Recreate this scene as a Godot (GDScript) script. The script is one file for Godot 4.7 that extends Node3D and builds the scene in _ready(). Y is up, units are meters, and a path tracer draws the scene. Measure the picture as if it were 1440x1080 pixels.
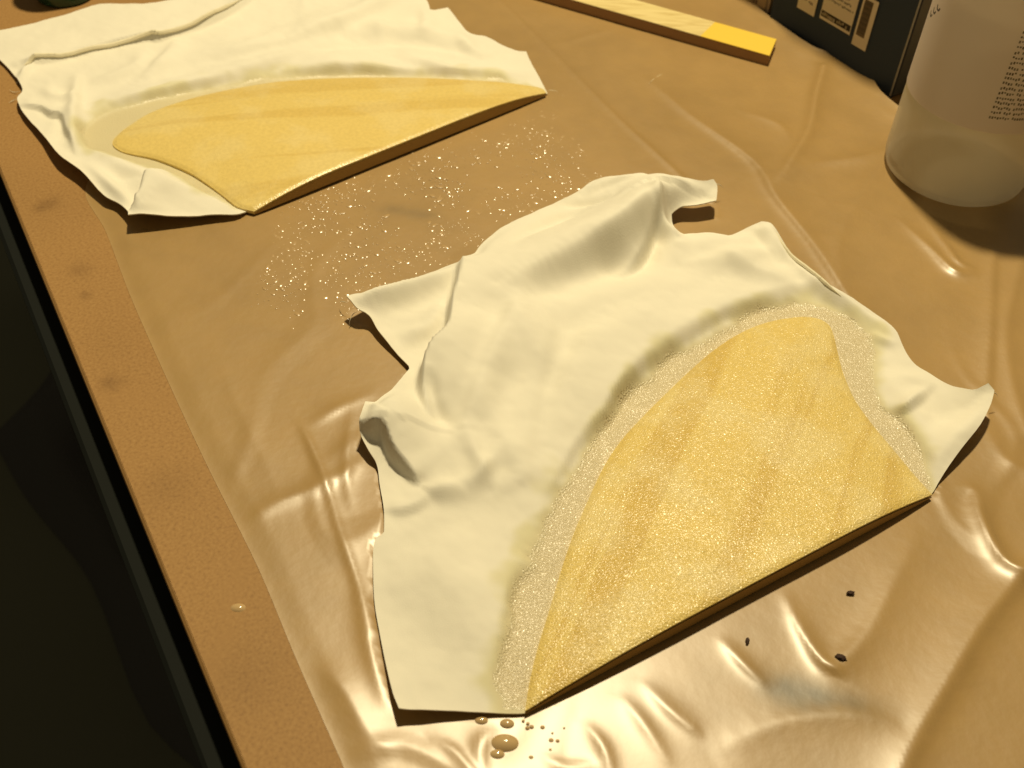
extends Node3D

# All lists below are centimetres on the bench top: x, z, then a height (how far an edge or a fold stands off the bench).
const CM := 0.01
const NEAR_CLOTH := [-8.87, -42.94, 0.9, -7.7, -43.94, 0.7, -5.8, -45.37, 0.5, -4.11, -46.4, 0.5, -2.59, -47.01, 0.6, -2.24, -47.84, 0.6, -1.63, -49.03, 0.6, -0.83, -50.2, 0.6, 0.64, -51.59, 0.6, 2.04, -52.8, 0.6, 3.42, -53.98, 0.7, 4.49, -54.94, 0.8, 6.62, -55.06, 0.9, 8.56, -54.73, 1, 10.27, -54.45, 1.1, 11.32, -54.77, 1.3, 11.56, -54.36, 1.2, 11.45, -53.29, 1, 10.39, -52.91, 0.9, 9.37, -52.74, 0.6, 8.8, -52.27, 0.3, 8.88, -51.53, 0.3, 9.36, -50.65, 0.3, 10.78, -50.71, 0.4, 12.03, -50.42, 0.4, 13.01, -51.17, 0.6, 13.88, -51.51, 0.8, 14.38, -51.22, 0.8, 14.97, -50.21, 0.5, 15.42, -49.34, 0.3, 16.11, -48.08, 0.2, 16.78, -47.22, 0.2, 17.5, -46.56, 0.2, 18.36, -45.86, 0.2, 19.3, -44.84, 0.2, 20.15, -43.51, 0.3, 20.31, -42.43, 0.3, 20.61, -41.23, 0.3, 21.4, -40.11, 0.4, 22.12, -39.12, 0.7, 22.86, -38.5, 1.1, 23.43, -38.64, 1.3, 23.68, -38.27, 1.3, 23.38, -37.53, 1.2, 22.67, -36.39, 0.9, 21.64, -35.17, 0.5, 20.79, -34.13, 0.25, 20.22, -33.35, 0.1, 19.86, -32.81, 0, 19.41, -32.4, 0, 16, -30.24, 0, 13.27, -28.48, 0, 10.45, -26.69, 0, 7.79, -25, 0, 4.53, -22.79, 0, 2.84, -21.72, 0, 1.56, -20.91, 0, 1.17, -20.62, 0.05, -0.16, -20.52, 0.15, -1.89, -20.38, 0.35, -3, -20.27, 0.55, -3.67, -20.22, 0.7, -4.01, -20.99, 0.5, -4.46, -22.38, 0.3, -4.86, -23.74, 0.2, -5.25, -25.18, 0.15, -5.5, -26.68, 0.1, -5.65, -27.89, 0.1, -5.6, -28.54, 0.1, -5.28, -28.72, 0.1, -5.43, -30, 0.1, -5.81, -31.52, 0.1, -6.06, -32.57, 0.2, -6.5, -33.1, 0.6, -7, -33.95, 0.9, -6.94, -34.58, 1, -6.87, -35.32, 1, -6.42, -35.44, 0.8, -6.07, -36.45, 0.6, -5.62, -37.69, 0.4, -5.16, -38.96, 0.2, -6.2, -40.22, 0.3, -7.04, -41.27, 0.5, -7.62, -42.15, 0.7, -8.26, -42.32, 0.9]
const NEAR_RIDGES := [[11.45, -55.36, 0.2, 8.43, -53.29, 1.4, 6.86, -50.91, 1.9, 5.09, -48.93, 2.1, 3.32, -47.39, 1.8, 1.6, -46.16, 1.3, 0.18, -45.21, 0.8, -0.99, -44.13, 0.3, 0.95, 2.6],
	[8.46, -55.46, 0, 6.65, -54.93, 0.6, 4.93, -54.6, 0.5, 3.46, -53.67, 0, 0.3, 0.4],
	[8.86, -55.06, 0, 6.71, -55.02, -0.35, 5.19, -54.74, -0.3, 4.32, -54.1, 0, 0.25, 0.25],
	[5.81, -53.87, 0, 5.23, -52.85, -0.25, 3.46, -52.83, -0.3, 2.24, -52.52, 0, 0.35, 0.35],
	[4.08, -52, 0, 2.41, -51.31, -0.3, 0.4, -49.37, -0.2, -0.55, -47.72, 0, 0.45, 0.45],
	[8.27, -52.22, 0, 7.53, -49.97, -0.5, 6.1, -47.46, -0.35, 3.11, -46.91, -0.25, 0.54, -44.46, 0, 0.9, 0.9],
	[7.78, -52.78, 0.2, 7.95, -51.12, 0.9, 8.48, -50.22, 0.8, 9, -49.54, 0.1, 0.45, 0.5],
	[8.11, -52.57, 0.1, 7.52, -50.46, 0.8, 6.89, -48.58, 0.9, 5.98, -47.1, 0.3, 5.2, -46.66, 0, 0.2, 1.3],
	[7.08, -48.97, 0, 8.45, -49.23, 0.5, 10.9, -49.65, 0.6, 13, -50.02, 0.4, 14.31, -50.2, 0, 1.5, 1.5],
	[-2.92, -47.26, 0.4, -3.06, -45.33, 0.9, -3.28, -42.69, 1.15, -3.41, -40.54, 1.5, -4.1, -39.39, 1.45, -4.34, -38.43, 1.25, -4.31, -37.28, 0.9, -4.02, -35.99, 0.55, -3.64, -35.12, 0, 4.2, 0.22],
	[-4.12, -37.79, 0, -3.93, -36.84, -0.35, -3.59, -35.68, -0.3, -2.56, -34.38, 0, 0.35, 0.6],
	[-8.75, -42.97, 0.6, -7.38, -43.53, 0.85, -5.72, -44.6, 0.7, -4.05, -45.69, 0.5, -2.89, -46.88, 0.1, 0.4, 0.7],
	[-6.23, -43.14, 0, -5.03, -42.5, 0.2, -3.96, -43.1, 0.25, -3.26, -43.94, 0, 0.8, 0.8],
	[-8.38, -34.98, 0.5, -7.25, -34.3, 0.8, -6.46, -33.94, 0.95, -5.85, -33.9, 1, -5.28, -32.87, 0.9, -4.66, -32.24, 0.7, -4.19, -31.72, 0.45, -3.91, -31.49, 0, 2.6, 0.16],
	[-3.96, -31.28, 0, -2.96, -31.07, 0.3, -2.01, -31.28, 0.2, -1.06, -31.8, 0, 0.5, 0.5],
	[-5.51, -30.13, 0.1, -4.6, -30.02, 0.25, -3.87, -30.39, 0.25, -3.23, -31.16, 0, 0.8, 0.22],
	[-1.94, -31.24, 0, -1.33, -31.77, 0.28, -0.78, -32.67, 0.25, -0.43, -33.82, 0, 0.45, 0.35],
	[-2.09, -34.87, 0, -1.54, -33.2, 0.22, -1.01, -31.97, 0.2, -0.71, -31.24, 0, 0.4, 0.4],
	[-0.7, -31.08, 0, 0.57, -31.89, 0.16, 1.86, -33.15, 0, 0.5, 0.4],
	[-1.37, -37.26, 0, -0.55, -34.82, 0.22, 0.12, -33.11, 0.2, 0.4, -31.98, 0, 0.6, 0.6],
	[-2.99, -40.15, 0, -2.47, -37.96, 0.25, -1.82, -36.13, 0.2, -1.24, -34.93, 0, 1.2, 1.2],
	[-5.55, -36.96, 0, -5.5, -35.29, 0.35, -4.95, -34.01, 0.3, -4.12, -32.95, 0, 1.3, 1.3],
	[-1, -44.4, 0, 0.22, -42.23, 0.35, 1.01, -40.2, 0.3, 1.96, -38.48, 0, 1.3, 0.8],
	[0.61, -42.01, 0, 2.82, -43.54, 0.35, 5.51, -44.96, 0.4, 8.28, -46.03, 0.3, 10.75, -47.1, 0, 1.6, 1.4],
	[2.85, -40.32, 0, 4.68, -41.57, 0.25, 6.6, -43.31, 0.3, 9.04, -45.19, 0, 1.0, 1.3],
	[-3.38, -28.53, 0, -2.02, -26.99, 0.25, -1.27, -24.91, 0.25, -1.29, -23.04, 0, 2.0, 2.0],
	[-4.08, -26.27, 0, -3.35, -24.91, -0.2, -2.9, -23.27, -0.2, -2.75, -21.68, 0, 1.5, 1.5],
	[18.77, -44.54, 0.1, 17.63, -46.09, 0.4, 16.19, -46.86, 0.4, 14.53, -46.33, 0.45, 12.04, -45.03, 0.5, 9.51, -43.21, 0.55, 7.4, -41.22, 0.6, 5.78, -39.21, 0.7, 4.74, -37.31, 0.65, 4.2, -35.87, 0.5, 3.52, -34.24, 0.3, 2.52, -32, 0.2, 1.59, -29.82, 0, 0.62, 2.4],
	[14.04, -51.93, 0.1, 14.49, -50.7, 0.5, 14.95, -49.43, 0.45, 15.46, -48.61, 0.3, 16.57, -46.69, 0.3, 18.3, -45.29, 0.25, 19.85, -43.31, 0.2, 20.39, -41.29, 0.1, 0.35, 0.45],
	[13.21, -51.42, 0, 13.9, -50.65, 0.3, 14.37, -49.37, 0.2, 14.68, -48.34, 0, 0.6, 0.3],
	[18.95, -37.37, 0, 19.46, -37.67, 0.35, 20.25, -38.41, 0.35, 21.41, -39.65, 0, 0.5, 0.14],
	[18.96, -43.41, 0, 19.34, -42.68, 0.25, 20.14, -42.3, 0, 0.3, 0.3],
	[19.28, -40.25, 0, 20.44, -39.92, 0.2, 21.64, -39.41, 0, 0.5, 0.5],
	[20.41, -33.47, 0.1, 21.12, -34.78, 0.5, 22.45, -36.69, 0.5, 23.84, -38.75, 0.3, 1.3, 0.4],
	[20.47, -37.38, 0, 21.48, -37.22, -0.3, 22.68, -37.78, -0.3, 23.59, -38.57, 0, 0.8, 0.8],
	[22.99, -39.01, 0, 23.57, -39.02, 0.5, 24.09, -39.23, 0.4, 0.4, 0.4],
	[19.01, -40.74, 0, 19.49, -39.35, 0.2, 19.69, -37.22, 0.15, 19.7, -35.47, 0, 0.7, 0.7],
	[0.6, -44.81, 0, -0.14, -41.58, 0.45, -1.08, -38.37, 0.5, -1.79, -35.52, 0.4, -2.3, -33.08, 0, 1.1, 0.6],
	[1.88, -44.34, 0, 1.45, -40.19, 0.35, 0.92, -36.65, 0.4, 0.67, -33.55, 0.25, 0.42, -31.57, 0, 0.7, 1.2],
	[4.37, -43.96, 0, 3.56, -40.39, 0.3, 2.49, -36.83, 0.3, 1.85, -33.8, 0, 1.2, 0.8],
	[10.95, -49.29, 0, 12.36, -47.82, 0.35, 14.07, -47.09, 0.3, 15.47, -46.88, 0, 0.9, 0.6],
	[8.8, -47.55, 0, 11.18, -47.98, 0.4, 13.29, -48.87, 0.3, 14.64, -49.59, 0, 0.6, 1.0],
	[-5.99, -40.97, 0, -5.1, -41.32, 0.3, -4.41, -41.81, 0.3, -3.68, -43.34, 0, 0.5, 0.5]]
const NEAR_SOAKED := [1.09, -20.65, 0.28, -20.69, 0.13, -21.44, 0.19, -23.44, 0.34, -25.44, 1.03, -27.42, 1.65, -29.04, 1.87, -30.84, 2.67, -32.47, 3.37, -34.12, 4.24, -35.4, 4.88, -36.14, 5.25, -37.11, 5.85, -38.12, 6.8, -39.43, 8.16, -40.87, 9.84, -42.44, 11.19, -43.64, 12.74, -44.55, 14.78, -45.4, 16.74, -45.5, 17.74, -44.77, 18.54, -43.43, 18.89, -41.88, 18.63, -40.15, 18.52, -38.44, 18.96, -37.27, 19.52, -35.77, 19.92, -34.5, 19.94, -32.95, 18.96, -31.96, 9.49, -25.76, 1.5, -20.67]
const NEAR_FIN := [1.17, -20.62, 0, 1.32, -21.95, 0.2, 1.65, -23.61, 0.3, 2.12, -25.5, 0.3, 2.55, -27.31, 0.3, 3.05, -29.14, 0.3, 3.73, -31.13, 0.3, 4.51, -33.2, 0.3, 5.33, -34.8, 0.3, 6.38, -36.34, 0.3, 7.82, -38.27, 0.3, 9.2, -40.03, 0.3, 10.5, -41.53, 0.3, 11.85, -42.76, 0.3, 13.2, -43.64, 0.3, 14.72, -44.21, 0.3, 15.85, -44.35, 0.3, 16.6, -44.01, 0.3, 16.85, -43.26, 0.3, 16.86, -41.69, 0.3, 16.89, -40.18, 0.3, 17.15, -38.35, 0.3, 17.73, -36.72, 0.3, 18.45, -35.12, 0.3, 19.12, -33.63, 0.3, 19.7, -32.51, 0.1]
const FAR_CLOTH := [-8.07, -78.05, 0.2, -7.46, -75.91, 0.2, -6.19, -76.5, 0.25, -5.15, -74.45, 0.2, -4.38, -72.97, 0.2, -3.18, -72.59, 0.2, -1.91, -71.51, 0.2, -0.87, -70.82, 0.2, -0.22, -70.7, 0.25, 0.22, -69.18, 0.15, 0.86, -67.44, 0.05, 1.37, -65.76, 0, 0.99, -65.63, 0, -1.87, -63.17, 0, -4.51, -60.91, 0, -7.88, -58.12, 0, -11.82, -54.75, 0, -14.06, -52.84, 0, -15.35, -51.69, 0, -15.83, -51.24, 0.05, -16.37, -50.59, 0.25, -17.63, -50.22, 0.35, -19.12, -49.76, 0.55, -20.61, -49.38, 0.7, -22.05, -49.06, 0.75, -22.3, -49.76, 0.65, -23.27, -50.81, 0.4, -24.19, -51.35, 0.5, -26.14, -53.36, 0.8, -27.87, -54.81, 0.8, -29.74, -57.23, 0.5, -31.86, -59.75, 0.3, -32.86, -61.49, 0.2, -32.92, -62.6, 0.2, -33.7, -63.84, 0.15, -34.98, -65.43, 0.1, -36.28, -66.89, 0.1, -37.54, -69.27, 0.1, -37.15, -70.11, 0.1, -35.11, -71.45, 0.1, -33.11, -73.12, 0.1, -31.49, -74.58, 0.1, -28.49, -75.01, 0.1, -26.6, -75.77, 0.1, -23.7, -76.86, 0.1, -18.78, -79.03, 0.2, -14.67, -80.45, 0.3, -10.3, -80.33, 0.2]
const FAR_RIDGES := [[-34.04, -65.58, 0.1, -33.39, -65.96, 0.4, -31.92, -66.56, 0.35, -29.16, -68.68, 0.4, -26.78, -69.97, 0.5, -25.82, -70.07, 0.5, -23.97, -71.68, 0.5, -22.38, -73.62, 0.5, -20.91, -76.37, 0.3, 0.6, 0.18],
	[-33.48, -63.28, 0.1, -33.54, -64.8, 0.3, -33.27, -65.84, 0.1, 0.3, 0.3],
	[-30.22, -65.55, 0, -29.33, -62.31, 0.35, -28.44, -59.46, 0.35, -27.46, -56.44, 0.3, -27.29, -55.3, 0, 0.35, 0.5],
	[-28.84, -61.11, 0, -25, -62.37, 0.3, -20.96, -65.02, 0.4, -16.76, -68.04, 0.4, -13.37, -71.41, 0, 1.4, 0.7],
	[-28.31, -65.56, 0, -24.73, -66.68, 0.25, -20.43, -69.15, 0.3, -16.52, -72.23, 0.25, -14.04, -76.06, 0, 1.1, 1.0],
	[-29.3, -64.1, 0, -27.99, -64.59, 0.2, -26.54, -66.2, 0.2, -26.74, -69.52, 0, 0.6, 0.5],
	[-17.61, -65.89, 0, -16.05, -66.72, 0.25, -13.93, -67.15, 0.5, -11.3, -67.44, 0.55, -8.87, -67.31, 0.35, -6.45, -67.36, 0.15, -4.01, -67.25, 0, 1.6, 0.7],
	[-9.37, -69.55, 0, -7.01, -68.27, 0.4, -5, -67.53, 0.4, -2.58, -67.8, 0.25, -0.38, -67.76, 0.1, 0.9, 0.6],
	[-13.44, -71.91, 0, -10.97, -72.6, 0.4, -7.38, -72.31, 0.5, -4.78, -71.37, 0.3, -2.2, -70.09, 0, 1.3, 1.0],
	[-11.32, -75.27, 0, -10.57, -71.77, 0.3, -9.9, -69.79, 0, 0.6, 0.9],
	[-5.39, -72.75, 0, -4.22, -70.43, 0.3, -2.67, -69.56, 0, 0.6, 0.5],
	[-17.24, -70.51, 0, -14.97, -72.17, 0.4, -11.94, -76.21, 0.4, -10.15, -78.96, 0.2, 1.6, 1.2],
	[-32.48, -60.5, 0.2, -30.88, -60.27, 0.3, -30, -59.57, 0.4, -29.19, -59.32, 0.4, -28.32, -57.56, 0.4, -27.59, -56.43, 0.3, -26.93, -54.96, 0, 1.2, 0.12],
	[-21.92, -52.3, 0.7, -21.87, -50.71, 0.9, -22.15, -49.57, 0.5, 1.6, 0.14],
	[-22.14, -52.61, 0.4, -20.53, -52.17, 0.55, -19.01, -51.86, 0.45, -17.5, -51.43, 0.2, 0.6, 1.3],
	[-26.4, -54.63, 0, -24.49, -52.74, 0.35, -22.97, -51.06, 0.3, -22.5, -50.29, 0.1, 0.5, 0.5],
	[-26.76, -57.25, 0, -24.13, -54.44, 0.35, -21.74, -53.5, 0.4, -19.96, -53.03, 0.2, -18.51, -52.11, 0, 0.7, 0.7],
	[-27.96, -58.72, 0, -27.2, -60.28, 0.12, -25.57, -61.82, 0.15, -23.39, -63.2, 0.12, -20.54, -65.1, 0.1, -18.37, -66.09, 0, 2.0, 0.8],
	[-26.42, -63.94, 0, -25.15, -65.53, 0.25, -24.69, -68.4, 0.25, -24.81, -70.72, 0, 0.5, 0.8],
	[-21.5, -67.17, 0, -19.38, -68.87, 0.3, -16.24, -70.67, 0.3, -12.71, -74.13, 0.3, -10.11, -78.56, 0.1, 0.9, 0.6],
	[-7.82, -71.49, 0, -7.51, -73.63, 0.3, -8.04, -76.55, 0.1, 0.5, 0.8],
	[-15.85, -68.22, 0, -12.04, -69.21, 0.25, -8.18, -70.1, 0.25, -4.14, -69.27, 0.1, 0.5, 0.8],
	[-31.9, -63.4, 0, -30.65, -61.88, 0.25, -29.43, -61.64, 0.2, -28.45, -62.86, 0, 0.5, 0.5]]
const FAR_SOAKED := [-15.32, -51.15, -16.56, -51.31, -18.14, -52.28, -20.08, -53.66, -22.37, -54.77, -24.72, -55.45, -26.46, -56.2, -27.53, -57.96, -27.57, -59.56, -26.62, -60.98, -24.79, -62.17, -22.34, -63.54, -19.99, -64.65, -16.44, -66, -11.73, -66.74, -6.92, -67.13, -2.06, -67.15, 1.07, -66.19, 1.29, -65.05, -7.82, -57.59, -14.58, -51.21]
const FAR_FIN := [1.28, -65.48, 0, 0.92, -66.02, 0.25, -0.34, -66.35, 0.3, -2.03, -66.55, 0.3, -5.27, -66.59, 0.3, -8.44, -66.46, 0.3, -13.18, -65.9, 0.3, -16.27, -65.23, 0.3, -17.74, -64.72, 0.3, -19.89, -63.71, 0.3, -21.94, -62.47, 0.3, -23.83, -60.84, 0.3, -24.79, -59.35, 0.3, -25.41, -57.78, 0.35, -25.34, -56.86, 0.45, -24.47, -56.17, 0.55, -22.61, -55.74, 0.55, -21.3, -55.18, 0.55, -19.96, -54.42, 0.55, -18.6, -53.31, 0.5, -17.34, -52.15, 0.45, -16.43, -51.34, 0.4, -15.45, -51, 0.1]
const SHEET_EDGE := [-25.84, -52.58, -23.63, -49.1, -20.55, -43.43, -16.62, -36.73, -13.7, -31.91, -10.49, -26.83, -8.17, -22.68, -5.65, -18.34, -3.04, -13.9]
const SHEET_BACK := [9.02, -91.32, 13.3, -85.33, 15.95, -80.85, 17.72, -77.47, 20.3, -73.35, 22.24, -72.05, 23.61, -70.35, 24.13, -67.61, 25.01, -65.73, 26.88, -65.91, 35.62, -69.46, 45.73, -75.34]
const SHEET_RIDGES := [[-3.2, -79.87, 0.12, 1.26, -72.01, 0.15, 5.98, -63.34, 0.2, 9.83, -56.91, 0.2, 11.49, -53.21, 0.1, 0.5, 0.25],
	[1.27, -72.13, 0, 4.33, -74.11, 0.12, 6.45, -75.57, 0, 0.4, 0.4],
	[7.98, -68.92, 0, 9.51, -66.18, 0.3, 11, -63.8, 0.35, 14.43, -59.12, 0.5, 15.42, -55.4, 0.55, 17.07, -50.91, 0.5, 18.55, -45.49, 0.5, 19.58, -43.12, 0.4, 21.17, -40.74, 0.2, 2.6, 0.45],
	[15.74, -57.06, 0.2, 16.88, -59.26, 0.7, 18.54, -62.93, 0.8, 19.66, -67.28, 0.9, 20.68, -70.67, 0.9, 0.8, 1.6],
	[15.9, -57.19, 0.1, 18.5, -59.1, 0.3, 21.34, -60.02, 0.4, 24, -61.54, 0, 1.5, 0.8],
	[13.78, -65.21, 0, 16.41, -63.78, 0.3, 17.07, -61.76, 0.3, 16.22, -58.47, 0, 1.2, 1.0],
	[22.51, -54.26, 0, 23.87, -51.25, 0.4, 24.77, -49.2, 0.6, 25.74, -49.07, 0.3, 0.7, 0.5],
	[23.98, -55.09, 0, 24.84, -51.76, 0.3, 25.28, -49.95, 0.4, 26.16, -49.77, 0, 0.5, 0.4],
	[27.55, -51, 0.3, 26.22, -46.52, 0.35, 25.03, -42.49, 0.35, 24.1, -39.4, 0.25, 23.39, -37.11, 0, 0.3, 0.9],
	[28.99, -50.38, 0.4, 26.73, -45.26, 0.5, 25.74, -40.92, 0.4, 25.51, -36.98, 0.4, 1.2, 1.2],
	[19.7, -32.43, 0, 21.8, -33.22, 0.3, 21.73, -31.37, 0.6, 22.13, -28.94, 0.8, 23.22, -28.32, 0.7, 0.7, 0.9],
	[23.55, -36.98, 0.2, 23.93, -35.04, 0.4, 25.06, -34.24, 0.4, 1.5, 1.5],
	[24.37, -29.96, 0.6, 20.81, -26.32, 0.8, 18.17, -22.85, 0.8, 16.17, -20.07, 0.7, 15.3, -18.38, 0.6, 0.9, 2.6],
	[18.99, -30.75, 0, 17.24, -28.14, 0.35, 15.41, -25.14, 0.45, 13.78, -23.37, 0.5, 13.54, -23.1, 0, 1.8, 1.2],
	[12.08, -27.27, 0, 12.62, -25.05, 0.3, 13.37, -23.39, 0.4, 13.95, -23.45, 0, 0.9, 0.5],
	[9.07, -24.64, 0, 10.06, -23.26, 0.25, 10.98, -22.23, 0, 0.6, 0.4],
	[5.74, -22.49, 0, 6.78, -21.22, 0.2, 7.7, -20.4, 0.15, 8.11, -20.19, 0, 0.8, 0.5],
	[4.86, -21.81, 0, 5.77, -20.58, 0.18, 6.41, -19.47, 0.12, 6.9, -18.55, 0, 0.5, 0.7],
	[0.14, -20.04, 0, -0.38, -19.49, 0.2, -0.47, -18.77, 0.2, -0.03, -18.04, 0, 0.5, 0.6],
	[-10.27, -35.44, 0, -9.35, -33.74, 0.25, -8.64, -32.27, 0.25, -8.04, -30.88, 0.2, -7.36, -29.12, 0.2, -6.2, -26.39, 0.2, -5.2, -23.91, 0.1, 0.4, 0.25],
	[-11.56, -28.78, 0, -10.53, -30.07, 0.25, -9.08, -30.95, 0.3, -7.34, -32.35, 0.25, -6.54, -33.66, 0, 0.9, 0.7],
	[-9.74, -34.79, 0, -8.56, -36.08, 0.25, -6.99, -37.26, 0.1, 0.8, 0.6],
	[-7.64, -36.81, 0, -7.63, -34.34, 0.2, -7.42, -32.17, 0.2, -6.85, -29.87, 0, 0.4, 0.5],
	[-6.18, -26.14, 0, -5.57, -24.31, 0.25, -4.94, -22.39, 0.25, -4.15, -20.39, 0, 0.5, 0.6],
	[-7.37, -22.36, 0, -6.08, -21.38, 0.25, -4.71, -19.39, 0.2, -3.55, -18.68, 0, 1.6, 1.2],
	[-2.55, -19.45, 0, -1.43, -18.95, 0.2, -0.56, -17.96, 0.15, 0.4, 0.5],
	[3.44, -20.52, 0, 4.23, -19.46, 0.2, 4.53, -18.25, 0.1, 0.35, 0.5],
	[1.81, -18.98, 0, 2.88, -18.56, 0.15, 4.23, -18.83, 0, 0.3, 0.4],
	[8.31, -19.33, 0, 11.17, -20.83, 0.3, 14.01, -21.27, 0.35, 15.97, -20.92, 0, 1.5, 2.0],
	[-15.41, -40.26, 0, -13.46, -36.3, 0.12, -11.39, -32.81, 0.12, -9.84, -29.67, 0, 1.4, 1.4],
	[26.74, -65.58, 0, 21.9, -58.2, 0.35, 18.56, -51.52, 0.35, 18.33, -47.4, 0, 2.0, 1.4]]
const DROP_ZONE := [-14.25, -51.5, -7.73, -56.74, -1.77, -61.23, 2.82, -65.97, 5.51, -61.5, 5.03, -55.87, 1.14, -53.87, -1.67, -50.23, -3.55, -47.84, -8.69, -44.42, -10.53, -41.48, -13.28, -45.23]
const BENCH_EDGE := [-31.12, -53.54, -9.32, -17.95]

var rng := RandomNumberGenerator.new()
var soft := FastNoiseLite.new()
var mid := FastNoiseLite.new()
var fine := FastNoiseLite.new()
var M := {}
var cloth_areas: Array[PackedVector2Array] = []

# ---------------------------------------------------------------- naming
func tag(o: Node, label: String, category: String, group := "", kind := "") -> void:
	if label: o.set_meta("label", label)
	if category: o.set_meta("category", category)
	if group: o.set_meta("group", group)
	if kind: o.set_meta("kind", kind)

func thing(called: String, at: Vector3, label: String, category: String, group := "") -> Node3D:
	var o := Node3D.new()
	o.name = called
	add_child(o, true)
	o.position = at
	tag(o, label, category, group)
	return o

func obj(called: String, mesh: Mesh, mat: Material, parent: Node = self) -> MeshInstance3D:
	var o := MeshInstance3D.new()
	o.name = called
	o.mesh = mesh
	if mat: o.material_override = mat
	parent.add_child(o, true)
	return o

# ---------------------------------------------------------------- curves and surfaces
func flat2(a: Array, step := 2) -> PackedVector2Array:
	var r := PackedVector2Array()
	for i in range(0, a.size(), step): r.append(Vector2(a[i], a[i + 1]) * CM)
	return r

func seg_t(p: Vector2, a: Vector2, b: Vector2) -> float:
	var ab := b - a
	return clampf((p - a).dot(ab) / maxf(ab.length_squared(), 1e-12), 0.0, 1.0)

func poly_dist(p: Vector2, pts: PackedVector2Array, closed := true) -> float:
	var best := 1e9
	var n := pts.size()
	for i in (n if closed else n - 1):
		var q := Geometry2D.get_closest_point_to_segment(p, pts[i], pts[(i + 1) % n])
		best = minf(best, p.distance_squared_to(q))
	return sqrt(best)

# A closed outline (x, z, lift) made round between its points, sharp corners kept.
func rounded(a: Array, parts := 4) -> Array:
	var p: Array[Vector3] = []
	for i in range(0, a.size(), 3): p.append(Vector3(a[i], a[i + 1], a[i + 2]) * CM)
	var n := p.size()
	var tan: Array[Vector3] = []
	for i in n:
		var u := p[i] - p[(i + n - 1) % n]
		var v := p[(i + 1) % n] - p[i]
		var turn := absf(Vector2(u.x, u.y).angle_to(Vector2(v.x, v.y)))
		tan.append(Vector3.ZERO if turn > 0.85 else (u + v) * 0.5)
	var pts := PackedVector2Array()
	var lift := PackedFloat32Array()
	for i in n:
		var a0 := p[i]
		var a1 := p[(i + 1) % n]
		var l := a0.distance_to(a1)
		var m0 := tan[i].limit_length(l)
		var m1 := tan[(i + 1) % n].limit_length(l)
		for k in parts:
			var t := float(k) / parts
			var q := a0 * (2 * t * t * t - 3 * t * t + 1) + m0 * (t * t * t - 2 * t * t + t) + a1 * (-2 * t * t * t + 3 * t * t) + m1 * (t * t * t - t * t)
			pts.append(Vector2(q.x, q.y))
			lift.append(q.z)
	return [pts, lift]

# Folds: each is x, z, height triples and then the widths to its left and right.
func folds(list: Array) -> Array:
	var r := []
	for a: Array in list:
		var n := (a.size() - 2) / 3
		var pts := PackedVector2Array()
		var h := PackedFloat32Array()
		var raw := []
		for i in n: raw.append(Vector3(a[i * 3], a[i * 3 + 1], a[i * 3 + 2]) * CM)
		for i in n - 1:
			var p0: Vector3 = raw[maxi(i - 1, 0)]
			var p1: Vector3 = raw[i]
			var p2: Vector3 = raw[i + 1]
			var p3: Vector3 = raw[mini(i + 2, n - 1)]
			for k in 4:
				var q := p1.cubic_interpolate(p2, p0, p3, k / 4.0)
				pts.append(Vector2(q.x, q.y))
				h.append(q.z)
		pts.append(Vector2(raw[n - 1].x, raw[n - 1].y))
		h.append(raw[n - 1].z)
		var wl: float = a[n * 3] * CM
		var wr: float = a[n * 3 + 1] * CM
		var box := Rect2(pts[0], Vector2.ZERO)
		for q in pts: box = box.expand(q)
		r.append([pts, h, wl, wr, box.grow(2.4 * maxf(wl, wr))])
	return r

func fold_height(p: Vector2, list: Array, tent := false) -> float:
	var total := 0.0
	for f: Array in list:
		var box: Rect2 = f[4]
		if not box.has_point(p): continue
		var pts: PackedVector2Array = f[0]
		var hs: PackedFloat32Array = f[1]
		var best := 1e9
		var bh := 0.0
		var wsum := 0.0
		var side := 0.0
		for i in pts.size() - 1:
			var a := pts[i]
			var ab := pts[i + 1] - a
			var t := clampf((p - a).dot(ab) / maxf(ab.length_squared(), 1e-12), 0.0, 1.0)
			var d := p.distance_squared_to(a + ab * t)
			var wt := 1.0 / ((d + 4e-7) * (d + 4e-7))
			wsum += wt
			bh += wt * lerpf(hs[i], hs[i + 1], t)
			if d < best:
				best = d
				side = ab.normalized().cross((p - a - ab * t).normalized())
		bh /= wsum
		var w := lerpf(f[2], f[3], smoothstep(-0.75, 0.75, side))
		total += bh * (exp(-(sqrt(best + 1.2e-6) - 0.0011) / w * 2.1) if tent else exp(-best / (w * w)))
	return total

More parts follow.
